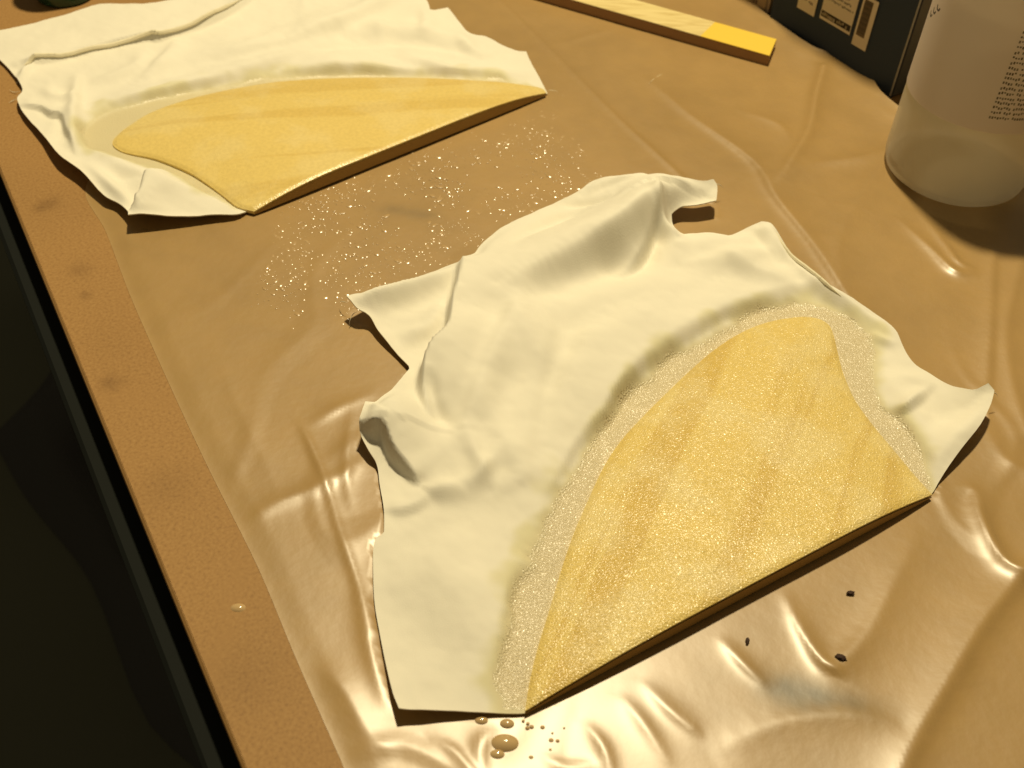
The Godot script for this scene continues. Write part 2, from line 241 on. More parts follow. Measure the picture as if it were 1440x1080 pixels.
# A sheet over an outline: a grid whose rim is drawn onto the outline. top(p, d, lift) gives its height at p, d inside the rim.
# thick > 0 gives the sheet a lower face at that distance; a negative value is a flat underside at height -thick.
# tint(p, d) gives the vertex colour; split(p) > 0.5 sends faces to the second mesh.
func drape(ol: Array, cell: float, top: Callable, thick: float, tint = null, split = null, uv_turn := 0.0) -> Array:
	var P: PackedVector2Array = ol[0]
	var L: PackedFloat32Array = ol[1]
	var n := P.size()
	var box := Rect2(P[0], Vector2.ZERO)
	for q in P: box = box.expand(q)
	box = box.grow(cell * 2.0)
	var nx := int(box.size.x / cell) + 2
	var nz := int(box.size.y / cell) + 2
	var o := box.position
	var dist := PackedFloat32Array()
	dist.resize(nx * nz)
	dist.fill(1e9)
	var near := PackedInt32Array()
	near.resize(nx * nz)
	near.fill(-1)
	for k in n:
		var a := P[k]
		var b := P[(k + 1) % n]
		var steps := int(a.distance_to(b) / (cell * 0.4)) + 1
		for s in steps + 1:
			var q := a.lerp(b, float(s) / steps)
			var ix := int((q.x - o.x) / cell)
			var iz := int((q.y - o.y) / cell)
			for dz in range(-1, 3):
				for dx in range(-1, 3):
					var i := (iz + dz) * nx + ix + dx
					if iz + dz < 0 or iz + dz >= nz or ix + dx < 0 or ix + dx >= nx or near[i] == k: continue
					var g := o + Vector2(ix + dx, iz + dz) * cell
					var d := g.distance_to(Geometry2D.get_closest_point_to_segment(g, a, b))
					if d < dist[i]:
						dist[i] = d
						near[i] = k
	for round_ in 2:
		for jj in nz:
			var j := jj if round_ == 0 else nz - 1 - jj
			for ii in nx:
				var i0 := ii if round_ == 0 else nx - 1 - ii
				var i := j * nx + i0
				var sx := -1 if round_ == 0 else 1
				for nb: Vector2i in [Vector2i(sx, 0), Vector2i(0, sx), Vector2i(sx, sx), Vector2i(-sx, sx)]:
					var x := i0 + nb.x
					var z := j + nb.y
					if x < 0 or x >= nx or z < 0 or z >= nz: continue
					var k := near[z * nx + x]
					if k < 0 or k == near[i]: continue
					var g := o + Vector2(i0, j) * cell
					var d := g.distance_to(Geometry2D.get_closest_point_to_segment(g, P[k], P[(k + 1) % n]))
					if d < dist[i]:
						dist[i] = d
						near[i] = k
	var inside := PackedByteArray()
	inside.resize(nx * nz)
	for j in nz:
		for i in nx: inside[j * nx + i] = 1 if Geometry2D.is_point_in_polygon(o + Vector2(i, j) * cell, P) else 0
	var id := PackedInt32Array()
	id.resize(nx * nz)
	id.fill(-1)
	var pos := PackedVector3Array()
	var low := PackedVector3Array()
	var col := PackedColorArray()
	var uv := PackedVector2Array()
	var which := PackedFloat32Array()
	var quads := PackedInt32Array()
	for j in nz - 1:
		for i in nx - 1:
			var c := [j * nx + i, j * nx + i + 1, (j + 1) * nx + i + 1, (j + 1) * nx + i]
			if inside[c[0]] + inside[c[1]] + inside[c[2]] + inside[c[3]] == 0: continue
			for v: int in c:
				if id[v] >= 0: continue
				id[v] = pos.size()
				var p := o + Vector2(v % nx, v / nx) * cell
				var d := dist[v]
				var k := near[v]
				var t := seg_t(p, P[k], P[(k + 1) % n])
				if not inside[v]:
					p = P[k].lerp(P[(k + 1) % n], t)
					d = 0.0
				var y: float = top.call(p, d, lerpf(L[k], L[(k + 1) % n], t))
				pos.append(Vector3(p.x, y, p.y))
				low.append(Vector3(p.x, -thick if thick < 0.0 else y - thick, p.y))
				col.append(tint.call(p, d) if tint != null else Color.WHITE)
				uv.append(p.rotated(uv_turn))
				which.append(split.call(p) if split != null else 0.0)
			for v: int in c: quads.append(id[v])
	var count := pos.size()
	var tri := [PackedInt32Array(), PackedInt32Array()]
	var rim := {}
	var nrm := PackedVector3Array()
	nrm.resize(count)
	for q in range(0, quads.size(), 4):
		for t3: Array in [[quads[q], quads[q + 1], quads[q + 2]], [quads[q], quads[q + 2], quads[q + 3]]]:
			var a: int = t3[0]
			var b: int = t3[1]
			var c: int = t3[2]
			var nn := (pos[c] - pos[a]).cross(pos[b] - pos[a])
			if Vector2(pos[b].x - pos[a].x, pos[b].z - pos[a].z).cross(Vector2(pos[c].x - pos[a].x, pos[c].z - pos[a].z)) < 1e-12: continue
			nrm[a] += nn
			nrm[b] += nn
			nrm[c] += nn
			var w := 1 if which[a] + which[b] + which[c] > 1.5 else 0
			tri[w].append_array(PackedInt32Array([a, b, c]))
			for e: Array in [[a, b], [b, c], [c, a]]:
				if rim.has(Vector2i(e[1], e[0])): rim.erase(Vector2i(e[1], e[0]))
				else: rim[Vector2i(e[0], e[1])] = w
	for i in count: nrm[i] = nrm[i].normalized()
	var meshes := []
	for w in 2:
		if tri[w].is_empty(): continue
		var V := pos.duplicate()
		var N := nrm.duplicate()
		var C := col.duplicate()
		var U := uv.duplicate()
		var T: PackedInt32Array = tri[w].duplicate()
		V.append_array(low)
		for i in count: N.append(-nrm[i])
		C.append_array(col)
		U.append_array(uv)
		var src: PackedInt32Array = tri[w]
		for i in range(0, src.size(), 3): T.append_array(PackedInt32Array([src[i] + count, src[i + 2] + count, src[i + 1] + count]))
		for e: Vector2i in rim:
			if rim[e] != w: continue
			var s := V.size()
			var side := Vector3(pos[e.y].z - pos[e.x].z, 0, -(pos[e.y].x - pos[e.x].x)).normalized()
			for v: Vector3 in [pos[e.x], pos[e.y], low[e.x], low[e.y]]: V.append(v)
			for k in 4: N.append(side)
			for k: int in [e.x, e.y, e.x, e.y]:
				C.append(col[k])
				U.append(uv[k] + (Vector2(0, 0.01) if k < 0 else Vector2.ZERO))
			T.append_array(PackedInt32Array([s, s + 2, s + 1, s + 1, s + 2, s + 3]))
		# keep only what is used
		var remap := PackedInt32Array()
		remap.resize(V.size())
		remap.fill(-1)
		var arrays := []
		arrays.resize(Mesh.ARRAY_MAX)
		var v2 := PackedVector3Array()
		var n2 := PackedVector3Array()
		var c2 := PackedColorArray()
		var u2 := PackedVector2Array()
		for i in T.size():
			var s := T[i]
			if remap[s] < 0:
				remap[s] = v2.size()
				v2.append(V[s])
				n2.append(N[s])
				c2.append(C[s])
				u2.append(U[s])
			T[i] = remap[s]
		arrays[Mesh.ARRAY_VERTEX] = v2
		arrays[Mesh.ARRAY_NORMAL] = n2
		arrays[Mesh.ARRAY_COLOR] = c2
		arrays[Mesh.ARRAY_TEX_UV] = u2
		arrays[Mesh.ARRAY_INDEX] = T
		var m := ArrayMesh.new()
		m.add_surface_from_arrays(Mesh.PRIMITIVE_TRIANGLES, arrays)
		meshes.append(m)
	return meshes

func quad(st: SurfaceTool, a: Vector3, b: Vector3, c: Vector3, d: Vector3, uvs := true) -> void:
	var n := (c - a).cross(b - a).normalized()
	var v := [a, b, c, a, c, d]
	var u := [Vector2(0, 1), Vector2(0, 0), Vector2(1, 0), Vector2(0, 1), Vector2(1, 0), Vector2(1, 1)]
	for i in 6:
		st.set_normal(n)
		if uvs: st.set_uv(u[i])
		st.add_vertex(v[i])

# A prism over a plan (x, z points, seen from above in clockwise order on the page) with small chamfers at its top and bottom edges.
func prism(plan: PackedVector2Array, y0: float, y1: float, bevel: float) -> ArrayMesh:
	var n := plan.size()
	var inner := PackedVector2Array()
	for i in n:
		var u := (plan[i] - plan[(i + n - 1) % n]).normalized()
		var v := (plan[(i + 1) % n] - plan[i]).normalized()
		var out := Vector2(-(u.y + v.y), u.x + v.x).normalized()
		inner.append(plan[i] + out * bevel / maxf(0.3, sqrt(maxf(0.0, (1 + u.dot(v)) / 2))))
	var rings := [[inner, y1], [plan, y1 - bevel], [plan, y0 + bevel], [inner, y0]]
	var st := SurfaceTool.new()
	st.begin(Mesh.PRIMITIVE_TRIANGLES)
	for r in 3:
		var a: PackedVector2Array = rings[r][0]
		var b: PackedVector2Array = rings[r + 1][0]
		for i in n:
			var k := (i + 1) % n
			quad(st, Vector3(b[i].x, rings[r + 1][1], b[i].y), Vector3(a[i].x, rings[r][1], a[i].y), Vector3(a[k].x, rings[r][1], a[k].y), Vector3(b[k].x, rings[r + 1][1], b[k].y))
	for e: Array in [[y1, 1], [y0, -1]]:
		for i in range(1, n - 1):
			var t := [inner[0], inner[i], inner[i + 1]]
			if e[1] < 0: t = [inner[0], inner[i + 1], inner[i]]
			for q: Vector2 in t:
				st.set_normal(Vector3(0, e[1], 0))
				st.set_uv(q * 4.0)
				st.add_vertex(Vector3(q.x, e[0], q.y))
	return st.commit()

# A turned shape: profile of (radius, height), from the bottom up on the outside.
func lathe(profile: Array, sides := 64, from := 0.0, to := TAU, turn := 0.0) -> ArrayMesh:
	var st := SurfaceTool.new()
	st.begin(Mesh.PRIMITIVE_TRIANGLES)
	for r in profile.size() - 1:
		var a: Vector2 = profile[r]
		var b: Vector2 = profile[r + 1]
		var e := (b - a).normalized()
		for s in sides:
			var f0 := lerpf(from, to, float(s) / sides)
			var f1 := lerpf(from, to, float(s + 1) / sides)
			var d0 := Vector3(sin(f0 + turn), 0, cos(f0 + turn))
			var d1 := Vector3(sin(f1 + turn), 0, cos(f1 + turn))
			var u := [Vector2(float(s) / sides, 1.0 - float(r) / (profile.size() - 1)), Vector2(float(s) / sides, 1.0 - float(r + 1) / (profile.size() - 1)), Vector2(float(s + 1) / sides, 1.0 - float(r + 1) / (profile.size() - 1)), Vector2(float(s + 1) / sides, 1.0 - float(r) / (profile.size() - 1))]
			var v := [d0 * a.x + Vector3(0, a.y, 0), d0 * b.x + Vector3(0, b.y, 0), d1 * b.x + Vector3(0, b.y, 0), d1 * a.x + Vector3(0, a.y, 0)]
			for k: int in [0, 1, 2, 0, 2, 3]:
				var d := d0 if k < 2 else d1
				st.set_normal((d * e.y + Vector3(0, -e.x, 0)).normalized())
				st.set_uv(u[k])
				st.add_vertex(v[k])
	return st.commit()

func tube(path: Array, r: float) -> ArrayMesh:
	var st := SurfaceTool.new()
	st.begin(Mesh.PRIMITIVE_TRIANGLES)
	for i in path.size() - 1:
		var a: Vector3 = path[i]
		var b: Vector3 = path[i + 1]
		var u := (b - a).normalized()
		var s := u.cross(Vector3.UP).normalized()
		var t := s.cross(u)
		for k in 6:
			var d0 := s * cos(TAU * k / 6) + t * sin(TAU * k / 6)
			var d1 := s * cos(TAU * (k + 1) / 6) + t * sin(TAU * (k + 1) / 6)
			var ra := r * clampf(minf(i, path.size() - 1 - i) / 3.0, 0.05, 1.0)
			var rb := r * clampf(minf(i + 1, path.size() - 2 - i) / 3.0, 0.05, 1.0)
			quad(st, a + d0 * ra, a + d1 * ra, b + d1 * rb, b + d0 * rb)
	return st.commit()

# A wandering thread from a point, in cm and degrees.
func strand(x: float, z: float, y: float, heading: float, length: float, curl: float, r := 0.00022) -> ArrayMesh:
	var path := []
	var p := Vector3(x, y, z) * CM
	var h := deg_to_rad(heading)
	for i in 9:
		path.append(p)
		p += Vector3(cos(h), 0, sin(h)) * length * CM / 8.0
		p.y = maxf(0.0012, p.y - 0.0004 * i * length / 2.0)
		h += deg_to_rad(curl) / 8.0 * (1.0 + 0.8 * sin(i * 1.7 + x))
	return tube(path, r)

# ---------------------------------------------------------------- materials
func noise_map(freq: float, octaves: int, seed_: int, ramp: Array, size := 512) -> NoiseTexture2D:
	var nz := FastNoiseLite.new()
	nz.seed = seed_
	nz.noise_type = FastNoiseLite.TYPE_SIMPLEX_SMOOTH
	nz.frequency = freq
	nz.fractal_octaves = octaves
	var t := NoiseTexture2D.new()
	t.width = size
	t.height = size
	t.seamless = true
	t.noise = nz
	var g := Gradient.new()
	g.offsets = PackedFloat32Array(ramp.map(func(r): return r[0]))
	g.colors = PackedColorArray(ramp.map(func(r): return r[1]))
	t.color_ramp = g
	return t

func bump_map(freq: float, octaves: int, seed_: int, strength: float, size := 512, kind := FastNoiseLite.TYPE_SIMPLEX_SMOOTH) -> NoiseTexture2D:
	var nz := FastNoiseLite.new()
	nz.seed = seed_
	nz.noise_type = kind
	nz.frequency = freq
	nz.fractal_octaves = octaves
	var t := NoiseTexture2D.new()
	t.width = size
	t.height = size
	t.seamless = true
	t.as_normal_map = true
	t.bump_strength = strength
	t.noise = nz
	return t

func lin(r: float, g: float, b: float) -> Color:
	return Color(r, g, b).linear_to_srgb()

func plain(c: Color, rough: float, spec := 0.5) -> StandardMaterial3D:
	var m := StandardMaterial3D.new()
	m.albedo_color = c
	m.roughness = rough
	m.metallic_specular = spec
	return m

func make_materials() -> void:
	var m := plain(Color.WHITE, 0.6, 0.35)          # brown hardboard
	m.albedo_texture = noise_map(0.11, 4, 3, [[0.0, lin(0.27, 0.145, 0.05)], [0.35, lin(0.36, 0.20, 0.069)], [0.6, lin(0.38, 0.213, 0.074)], [1.0, lin(0.43, 0.255, 0.095)]], 1024)
	m.uv1_triplanar = true
	m.uv1_world_triplanar = true
	m.uv1_scale = Vector3.ONE * 4.0
	m.normal_enabled = true
	m.normal_texture = bump_map(0.25, 3, 8, 1.5)
	m.normal_scale = 0.04
	M.board = m
	m = m.duplicate()
	m.vertex_color_use_as_albedo = true
	M.board_face = m
	M.rail = plain(lin(0.013, 0.0145, 0.0125), 0.8, 0.2)
	M.floor = plain(lin(0.13, 0.135, 0.10), 0.9, 0.2)
	M.black = plain(lin(0.075, 0.075, 0.075), 0.95, 0.1)
	m = plain(Color.WHITE, 0.46, 0.5)                # brown plastic sheet
	m.clearcoat_enabled = true
	m.clearcoat = 1.0
	m.clearcoat_roughness = 0.32
	m.vertex_color_use_as_albedo = true
	m.normal_enabled = true
	m.normal_texture = bump_map(0.03, 5, 21, 8.0)
	m.normal_scale = 0.06
	m.uv1_scale = Vector3(9, 9, 9)
	M.sheet = m
	m = plain(Color.WHITE, 0.95, 0.2)                # dry cotton
	m.vertex_color_use_as_albedo = true
	m.normal_enabled = true
	m.normal_texture = bump_map(0.2, 3, 31, 3.0)
	m.normal_scale = 0.14
	m.uv1_scale = Vector3(14, 14, 14)
	m.backlight_enabled = true
	m.backlight = Color(0.12, 0.11, 0.08)
	M.cloth = m
	m = plain(Color.WHITE, 0.26, 0.6)                # cotton soaked with resin
	m.vertex_color_use_as_albedo = true
	m.normal_enabled = true
	m.normal_texture = bump_map(0.14, 2, 33, 8.0)
	m.normal_scale = 0.35
	m.uv1_scale = Vector3(12, 12, 12)
	M.soaked = m
	m = m.duplicate()
	m.normal_scale = 0.12
	m.roughness = 0.45
	M.damp = m
	for name_: String in ["near", "far"]:
		m = plain(Color.WHITE, 0.25, 0.5)           # yellow wood under wet resin
		m.albedo_texture = grain(17 if name_ == "near" else 44, name_ == "near")
		m.normal_enabled = true
		m.normal_texture = bump_map(0.3, 3, 51, 8.0, 1024)
		m.normal_scale = 0.24 if name_ == "near" else 0.08
		m.uv1_scale = Vector3(3.1, 3.1, 3.1)
		m.roughness = 0.25 if name_ == "near" else 0.3
		M["fin_" + name_] = m
	m = plain(lin(0.50, 0.33, 0.145), 0.24, 0.8)
	m.clearcoat_enabled = true
	m.clearcoat = 1.0
	m.clearcoat_roughness = 0.22
	M.drop = m
	m = plain(lin(0.58, 0.40, 0.19), 0.1, 0.8)
	m.clearcoat_enabled = true
	m.clearcoat = 1.0
	m.clearcoat_roughness = 0.08
	M.bead = m
	M.base_shade = plain(lin(0.40, 0.25, 0.08), 0.6, 0.3)  # darker than the fin wood, shade painted onto the base wall
	M.crumb = plain(lin(0.045, 0.02, 0.01), 0.8)
	m = plain(lin(0.82, 0.68, 0.32), 0.5)
	m.albedo_texture = noise_map(0.02, 4, 61, [[0.0, Color(0.86, 0.82, 0.74)], [0.5, Color(0.97, 0.96, 0.94)], [1.0, Color(1, 1, 1)]], 256)
	m.uv1_triplanar = true
	m.uv1_scale = Vector3(5, 30, 60)
	M.stick = m
	M.stick_shade = plain(lin(0.36, 0.20, 0.085), 0.7)  # browner than the top: shade of the side faces, put into the colour
	M.stick_tip = plain(lin(0.86, 0.60, 0.075), 0.45)
	M.hem = plain(lin(0.78, 0.715, 0.52), 0.9, 0.2)
	M.yarn = plain(lin(0.74, 0.68, 0.5), 0.9, 0.2)
	M.thread = plain(lin(0.7, 0.6, 0.4), 0.8)
	M.carton = plain(lin(0.042, 0.056, 0.078), 0.75, 0.3)
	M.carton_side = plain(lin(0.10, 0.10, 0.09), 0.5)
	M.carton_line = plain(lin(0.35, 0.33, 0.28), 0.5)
	M.tan = plain(lin(0.42, 0.32, 0.2), 0.7)
	m = plain(lin(0.86, 0.84, 0.76), 0.3, 0.5)
	m.backlight_enabled = true
	m.backlight = Color(0.8, 0.75, 0.6)
	m.transparency = BaseMaterial3D.TRANSPARENCY_ALPHA
	m.albedo_color.a = 0.66
	M.bottle = m
	m = plain(lin(0.78, 0.72, 0.55), 0.4, 0.3)
	m.transparency = BaseMaterial3D.TRANSPARENCY_ALPHA
	m.albedo_color.a = 0.4
	M.liquid = m
	m = plain(lin(0.025, 0.07, 0.035), 0.05)
	m.refraction_enabled = true
	m.refraction_scale = 0.05
	M.green_glass = m

# Yellow wood: long streaks along u, blotches of milky resin, and a fine speckle.
func grain(seed_: int, near_one: bool) -> ImageTexture:
	var s := FastNoiseLite.new()
	s.seed = seed_
	s.frequency = 0.011
	s.fractal_octaves = 4
	var size := 640
	var im := Image.create(size, size, false, Image.FORMAT_RGB8)
	for y in size:
		for x in size:
			var wob := s.get_noise_2d(x * 0.5, y * 0.5) * 9.0
			var a := s.get_noise_2d(x * 0.05, (y + wob * 0.6) * 2.0)
			var streak := smoothstep(0.12, 0.42, a)
			var blot := s.get_noise_2d(x * 1.0 + 900.0, y * 1.0)
			var speck := s.get_noise_2d(x * 14.0, y * 14.0 + 300.0)
			var c := Color(0.775, 0.59, 0.195).lerp(Color(0.67, 0.475, 0.13), streak * (0.85 if near_one else 0.6))
			c = c.lerp(Color(0.83, 0.71, 0.38), smoothstep(-0.15, 0.45, blot) * (0.4 if near_one else 0.25))
			c = c * (1.0 + speck * 0.10)
			im.set_pixel(x, y, c.linear_to_srgb())
	return ImageTexture.create_from_image(im)

# ---------------------------------------------------------------- builders
func wetness_distance(p: Vector2, soaked: PackedVector2Array) -> float:
	var d := poly_dist(p, soaked)
	return -d if Geometry2D.is_point_in_polygon(p, soaked) else d

func wetness(p: Vector2, soaked: PackedVector2Array, spread: float) -> Vector2:
	var d := poly_dist(p, soaked)
	if Geometry2D.is_point_in_polygon(p, soaked): d = -d
	var wob := mid.get_noise_2d(p.x * 100.0, p.y * 100.0)
	var wet := 1.0 - smoothstep(-0.004, 0.003, d + wob * 0.006 + 0.0007 * fine.get_noise_2d(p.x * 700.0, p.y * 700.0))
	var damp := 1.0 - smoothstep(0.0, spread, d + wob * 0.012)
	return Vector2(wet, damp)

func cloth(called: String, threads: Array, seam: Array, seam_r: float, outline: Array, ridges: Array, soaked_: Array, fin_plan: PackedVector2Array, puff: float, wet_color: Color, wet_mat: Material, label: String) -> void:
	var ol := rounded(outline)
	var soaked := flat2(soaked_)
	var fl := folds(ridges)
	cloth_areas.append(ol[0])
	var top := func(p: Vector2, d: float, lift: float) -> float:
		var w := wetness(p, soaked, 0.012)
		var dry := 1.0 - 0.85 * w.x
		var e := smoothstep(0.0, 0.007, d)
		var under := 0.0
		if Geometry2D.is_point_in_polygon(p, fin_plan): under = smoothstep(0.0, 0.004, poly_dist(p, fin_plan))
		var h := puff * (0.6 + 0.8 * soft.get_noise_2d(p.x * 100.0, p.y * 100.0)) * smoothstep(0.0, 0.03, d) * dry
		h += 0.0006 * mid.get_noise_2d(p.x * 160.0, p.y * 160.0) * dry
		h += 0.001 * maxf(0.0, 0.5 - absf(soft.get_noise_2d(p.x * 210.0 + 70.0, p.y * 130.0)) * 2.6) * smoothstep(-0.1, 0.35, mid.get_noise_2d(p.x * 14.0, p.y * 14.0)) * dry
		h += 1.2 * fold_height(p, fl) * (0.55 + 0.45 * e) * (1.0 - 0.92 * (1.0 - smoothstep(-0.001, 0.004, wetness_distance(p, soaked))))
		h = h * (1.0 - under) + lift * exp(-d / 0.016) * (1.0 - under)
		return 0.0022 + maxf(h, 0.0 if under > 0.0 else -0.0002)
	var tint := func(p: Vector2, _d: float) -> Color:
		var w := wetness(p, soaked, 0.009)
		var c := Color(0.825, 0.785, 0.665).lerp(Color(0.70, 0.65, 0.42), w.y * 0.9)
		c = c.lerp(wet_color, w.x)
		return c * (1.0 + 0.04 * soft.get_noise_2d(p.x * 300.0, p.y * 300.0))
	var split := func(p: Vector2) -> float: return wetness(p, soaked, 0.012).x
	var ms := drape(ol, 0.0015, top, 0.0007, tint, split)
	var root := thing(called, Vector3.ZERO, label, "cloth", "cotton cloths laid on the bench")
	obj("dry_fabric", ms[0], M.cloth, root)
	var path := []
	var sp := flat2(seam, 3)
	for i in sp.size() - 1:
		for k in 5:
			var q := sp[i].cubic_interpolate(sp[i + 1], sp[maxi(i - 1, 0)], sp[mini(i + 2, sp.size() - 1)], k / 5.0)
			var y: float = top.call(q, 0.02, 0.0)
			path.append(Vector3(q.x, y + seam_r * 0.35, q.y))
	obj("hem_seam", tube(path, seam_r), M.hem, root)
	for t: Array in threads: obj("loose_thread", strand(t[0], t[1], t[2], t[3], t[4], t[5]), M.yarn, root)
	if ms.size() > 1:
		var s := obj("soaked_edge", ms[1], wet_mat, root)
		s.set_meta("label", "darker wet band of cloth soaked with resin around the fin")

func fin(called: String, outline: Array, base_a: int, base_b: int, thick: float, mat: Material, grain_turn: float, label: String) -> void:
	var ol := rounded(outline, 5)
	var pts: PackedVector2Array = ol[0]
	# the foil thins towards every edge but the straight base, which is the closing segment
	var rim := flat2(outline, 3)
	var top := func(p: Vector2, d: float, lift: float) -> float:
		var e := poly_dist(p, rim, false)
		var s := clampf(e / 0.06, 0.0, 1.0)
		var t := 0.0022 + (thick - 0.0022) * (1.0 - (1.0 - s) * (1.0 - s))
		t = t - 0.0008 * (1.0 - smoothstep(0.0, 0.0022, d))
		t += 0.00008 * fine.get_noise_2d(p.x * 1000.0, p.y * 1000.0) + 0.0004 * mid.get_noise_2d(p.x * 120.0, p.y * 120.0) * smoothstep(0.0, 0.01, d)
		return 0.0030 + t
	var ms := drape(ol, 0.0011, top, -0.0024, null, null, grain_turn)
	var o := thing(called, Vector3.ZERO, label, "surfboard fin", "yellow wooden fins being laminated")
	obj("board", ms[0], mat, o)
	var lo := Vector2(1e9, 1e9)
	for q in pts: lo = lo.min(q.rotated(grain_turn))
	var sm := mat as StandardMaterial3D
	sm.uv1_offset = Vector3(0.03 - lo.x * 3.1, 0.03 - lo.y * 3.1, 0)
	# the sawn base: a straight strip, its shade put in as browner colour
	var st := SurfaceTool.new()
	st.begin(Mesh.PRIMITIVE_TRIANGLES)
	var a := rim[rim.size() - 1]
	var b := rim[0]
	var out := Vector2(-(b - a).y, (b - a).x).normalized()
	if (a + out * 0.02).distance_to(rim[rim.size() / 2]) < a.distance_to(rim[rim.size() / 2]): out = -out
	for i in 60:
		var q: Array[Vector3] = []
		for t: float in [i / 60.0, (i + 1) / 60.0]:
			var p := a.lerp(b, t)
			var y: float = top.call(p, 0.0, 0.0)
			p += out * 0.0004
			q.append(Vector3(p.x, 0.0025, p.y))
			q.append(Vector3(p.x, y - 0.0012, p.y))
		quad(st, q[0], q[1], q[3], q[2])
	obj("shaded_base_edge", st.commit(), M.base_shade, o)

func dome(r: float, cap: float, sides := 14, rings := 5) -> ArrayMesh:
	var prof := []
	for k in rings + 1:
		var a := cap * (1.0 - float(k) / rings)
		prof.append(Vector2(r * sin(a) / sin(cap) + 0.00001, r * (cos(a) - cos(cap)) / sin(cap)))
	var m := lathe(prof, sides)
	return m

func lump(r: float, seed_: int, squash: float) -> ArrayMesh:
	var s := SphereMesh.new()
	s.radius = r
	s.height = r * 2
	s.radial_segments = 12
	s.rings = 7
	var a := s.get_mesh_arrays()
	var v: PackedVector3Array = a[Mesh.ARRAY_VERTEX]
	for i in v.size():
		var n := v[i].normalized()
		v[i] *= 1.0 + 0.7 * soft.get_noise_3d(n.x * 40.0 + seed_ * 50.0, n.y * 40.0, n.z * 40.0)
		v[i].y *= squash
	a[Mesh.ARRAY_VERTEX] = v
	var st := SurfaceTool.new()
	var am := ArrayMesh.new()
	am.add_surface_from_arrays(Mesh.PRIMITIVE_TRIANGLES, a)
	st.create_from(am, 0)
	st.generate_normals()
	return st.commit()

func strokes(im: Image, x0: int, y0: int, x1: int, lines: int, pitch: float, tall: int, c: Color, seed_: int) -> void:
	rng.seed = seed_
	for l in lines:
		var x := x0
		var y := int(y0 + l * pitch)
		var stop := x1 - rng.randi_range(0, (x1 - x0) / 5)
		while x < stop:
			var word := rng.randi_range(2, 8)
			for k in word:
				var w := maxi(2, tall / 2)
				if x + w > stop: break
				im.fill_rect(Rect2i(x, y + (tall / 3 if rng.randf() < 0.6 else 0), w, tall - (tall / 3 if rng.randf() < 0.3 else 0)), c.lerp(Color(c, 1).lightened(0.35), rng.randf()))
				x += w + maxi(1, tall / 4)
			x += tall / 2 + 1

func label_card(w: int, h: int, paper: Color, draw: Callable) -> StandardMaterial3D:
	var im := Image.create(w, h, false, Image.FORMAT_RGB8)
	im.fill(paper)
	draw.call(im)
	var m := plain(Color.WHITE, 0.6, 0.4)
	m.albedo_texture = ImageTexture.create_from_image(im)
	return m

func _ready() -> void:
	# ---- camera
	var cam := Camera3D.new()
	cam.name = "camera"
	add_child(cam)
	var pitch := deg_to_rad(46.0)
	var roll := deg_to_rad(3.0)
	var fwd := Vector3(0, -sin(pitch), -cos(pitch))
	var up0 := Vector3(0, cos(pitch), -sin(pitch))
	var right := Vector3.RIGHT * cos(roll) + up0 * sin(roll)
	var up := up0 * cos(roll) - Vector3.RIGHT * sin(roll)
	cam.transform = Transform3D(Basis(right, up, -fwd), Vector3(0, 0.40, 0))
	cam.fov = rad_to_deg(2.0 * atan(540.0 / 1550.0))
	cam.near = 0.02
	cam.far = 20.0
	cam.current = true
	var optics := CameraAttributesPhysical.new()
	optics.frustum_focal_length = 12.0 / (540.0 / 1550.0)
	optics.frustum_near = 0.02
	optics.frustum_far = 20.0
	optics.frustum_focus_distance = 0.54
	optics.exposure_aperture = 11.0
	cam.attributes = optics
	cam.fov = rad_to_deg(2.0 * atan(540.0 / 1550.0))
	# ---- air and light: a dark workshop, one warm lamp high behind the bench
	var env := Environment.new()
	env.background_mode = Environment.BG_COLOR
	env.background_color = Color(0.36, 0.325, 0.25)
	env.background_energy_multiplier = 0.95
	env.tonemap_mode = Environment.TONE_MAPPER_LINEAR
	env.tonemap_exposure = 1.0
	env.sdfgi_enabled = true
	env.ssao_enabled = true
	env.ssil_enabled = true
	var we := WorldEnvironment.new()
	we.name = "environment"
	we.environment = env
	add_child(we)
	var lamp := OmniLight3D.new()
	lamp.name = "work_lamp"
	lamp.position = Vector3(0.08, 1.50, -0.95)
	lamp.light_color = Color(1.0, 0.93, 0.755)
	lamp.light_energy = 2.75
	lamp.light_size = 0.05
	lamp.omni_range = 12.0
	lamp.omni_attenuation = 2.0
	lamp.shadow_enabled = true
	add_child(lamp)

	rng.seed = 5
	soft.seed = 11
	soft.frequency = 0.06
	soft.fractal_octaves = 2
	mid.seed = 12
	mid.frequency = 0.28
	mid.fractal_octaves = 3
	fine.seed = 13
	fine.frequency = 0.35
	fine.fractal_octaves = 2
	make_materials()
	build_setting()
	build_cloths()
	build_sheet()
	build_clutter()
	build_drops()

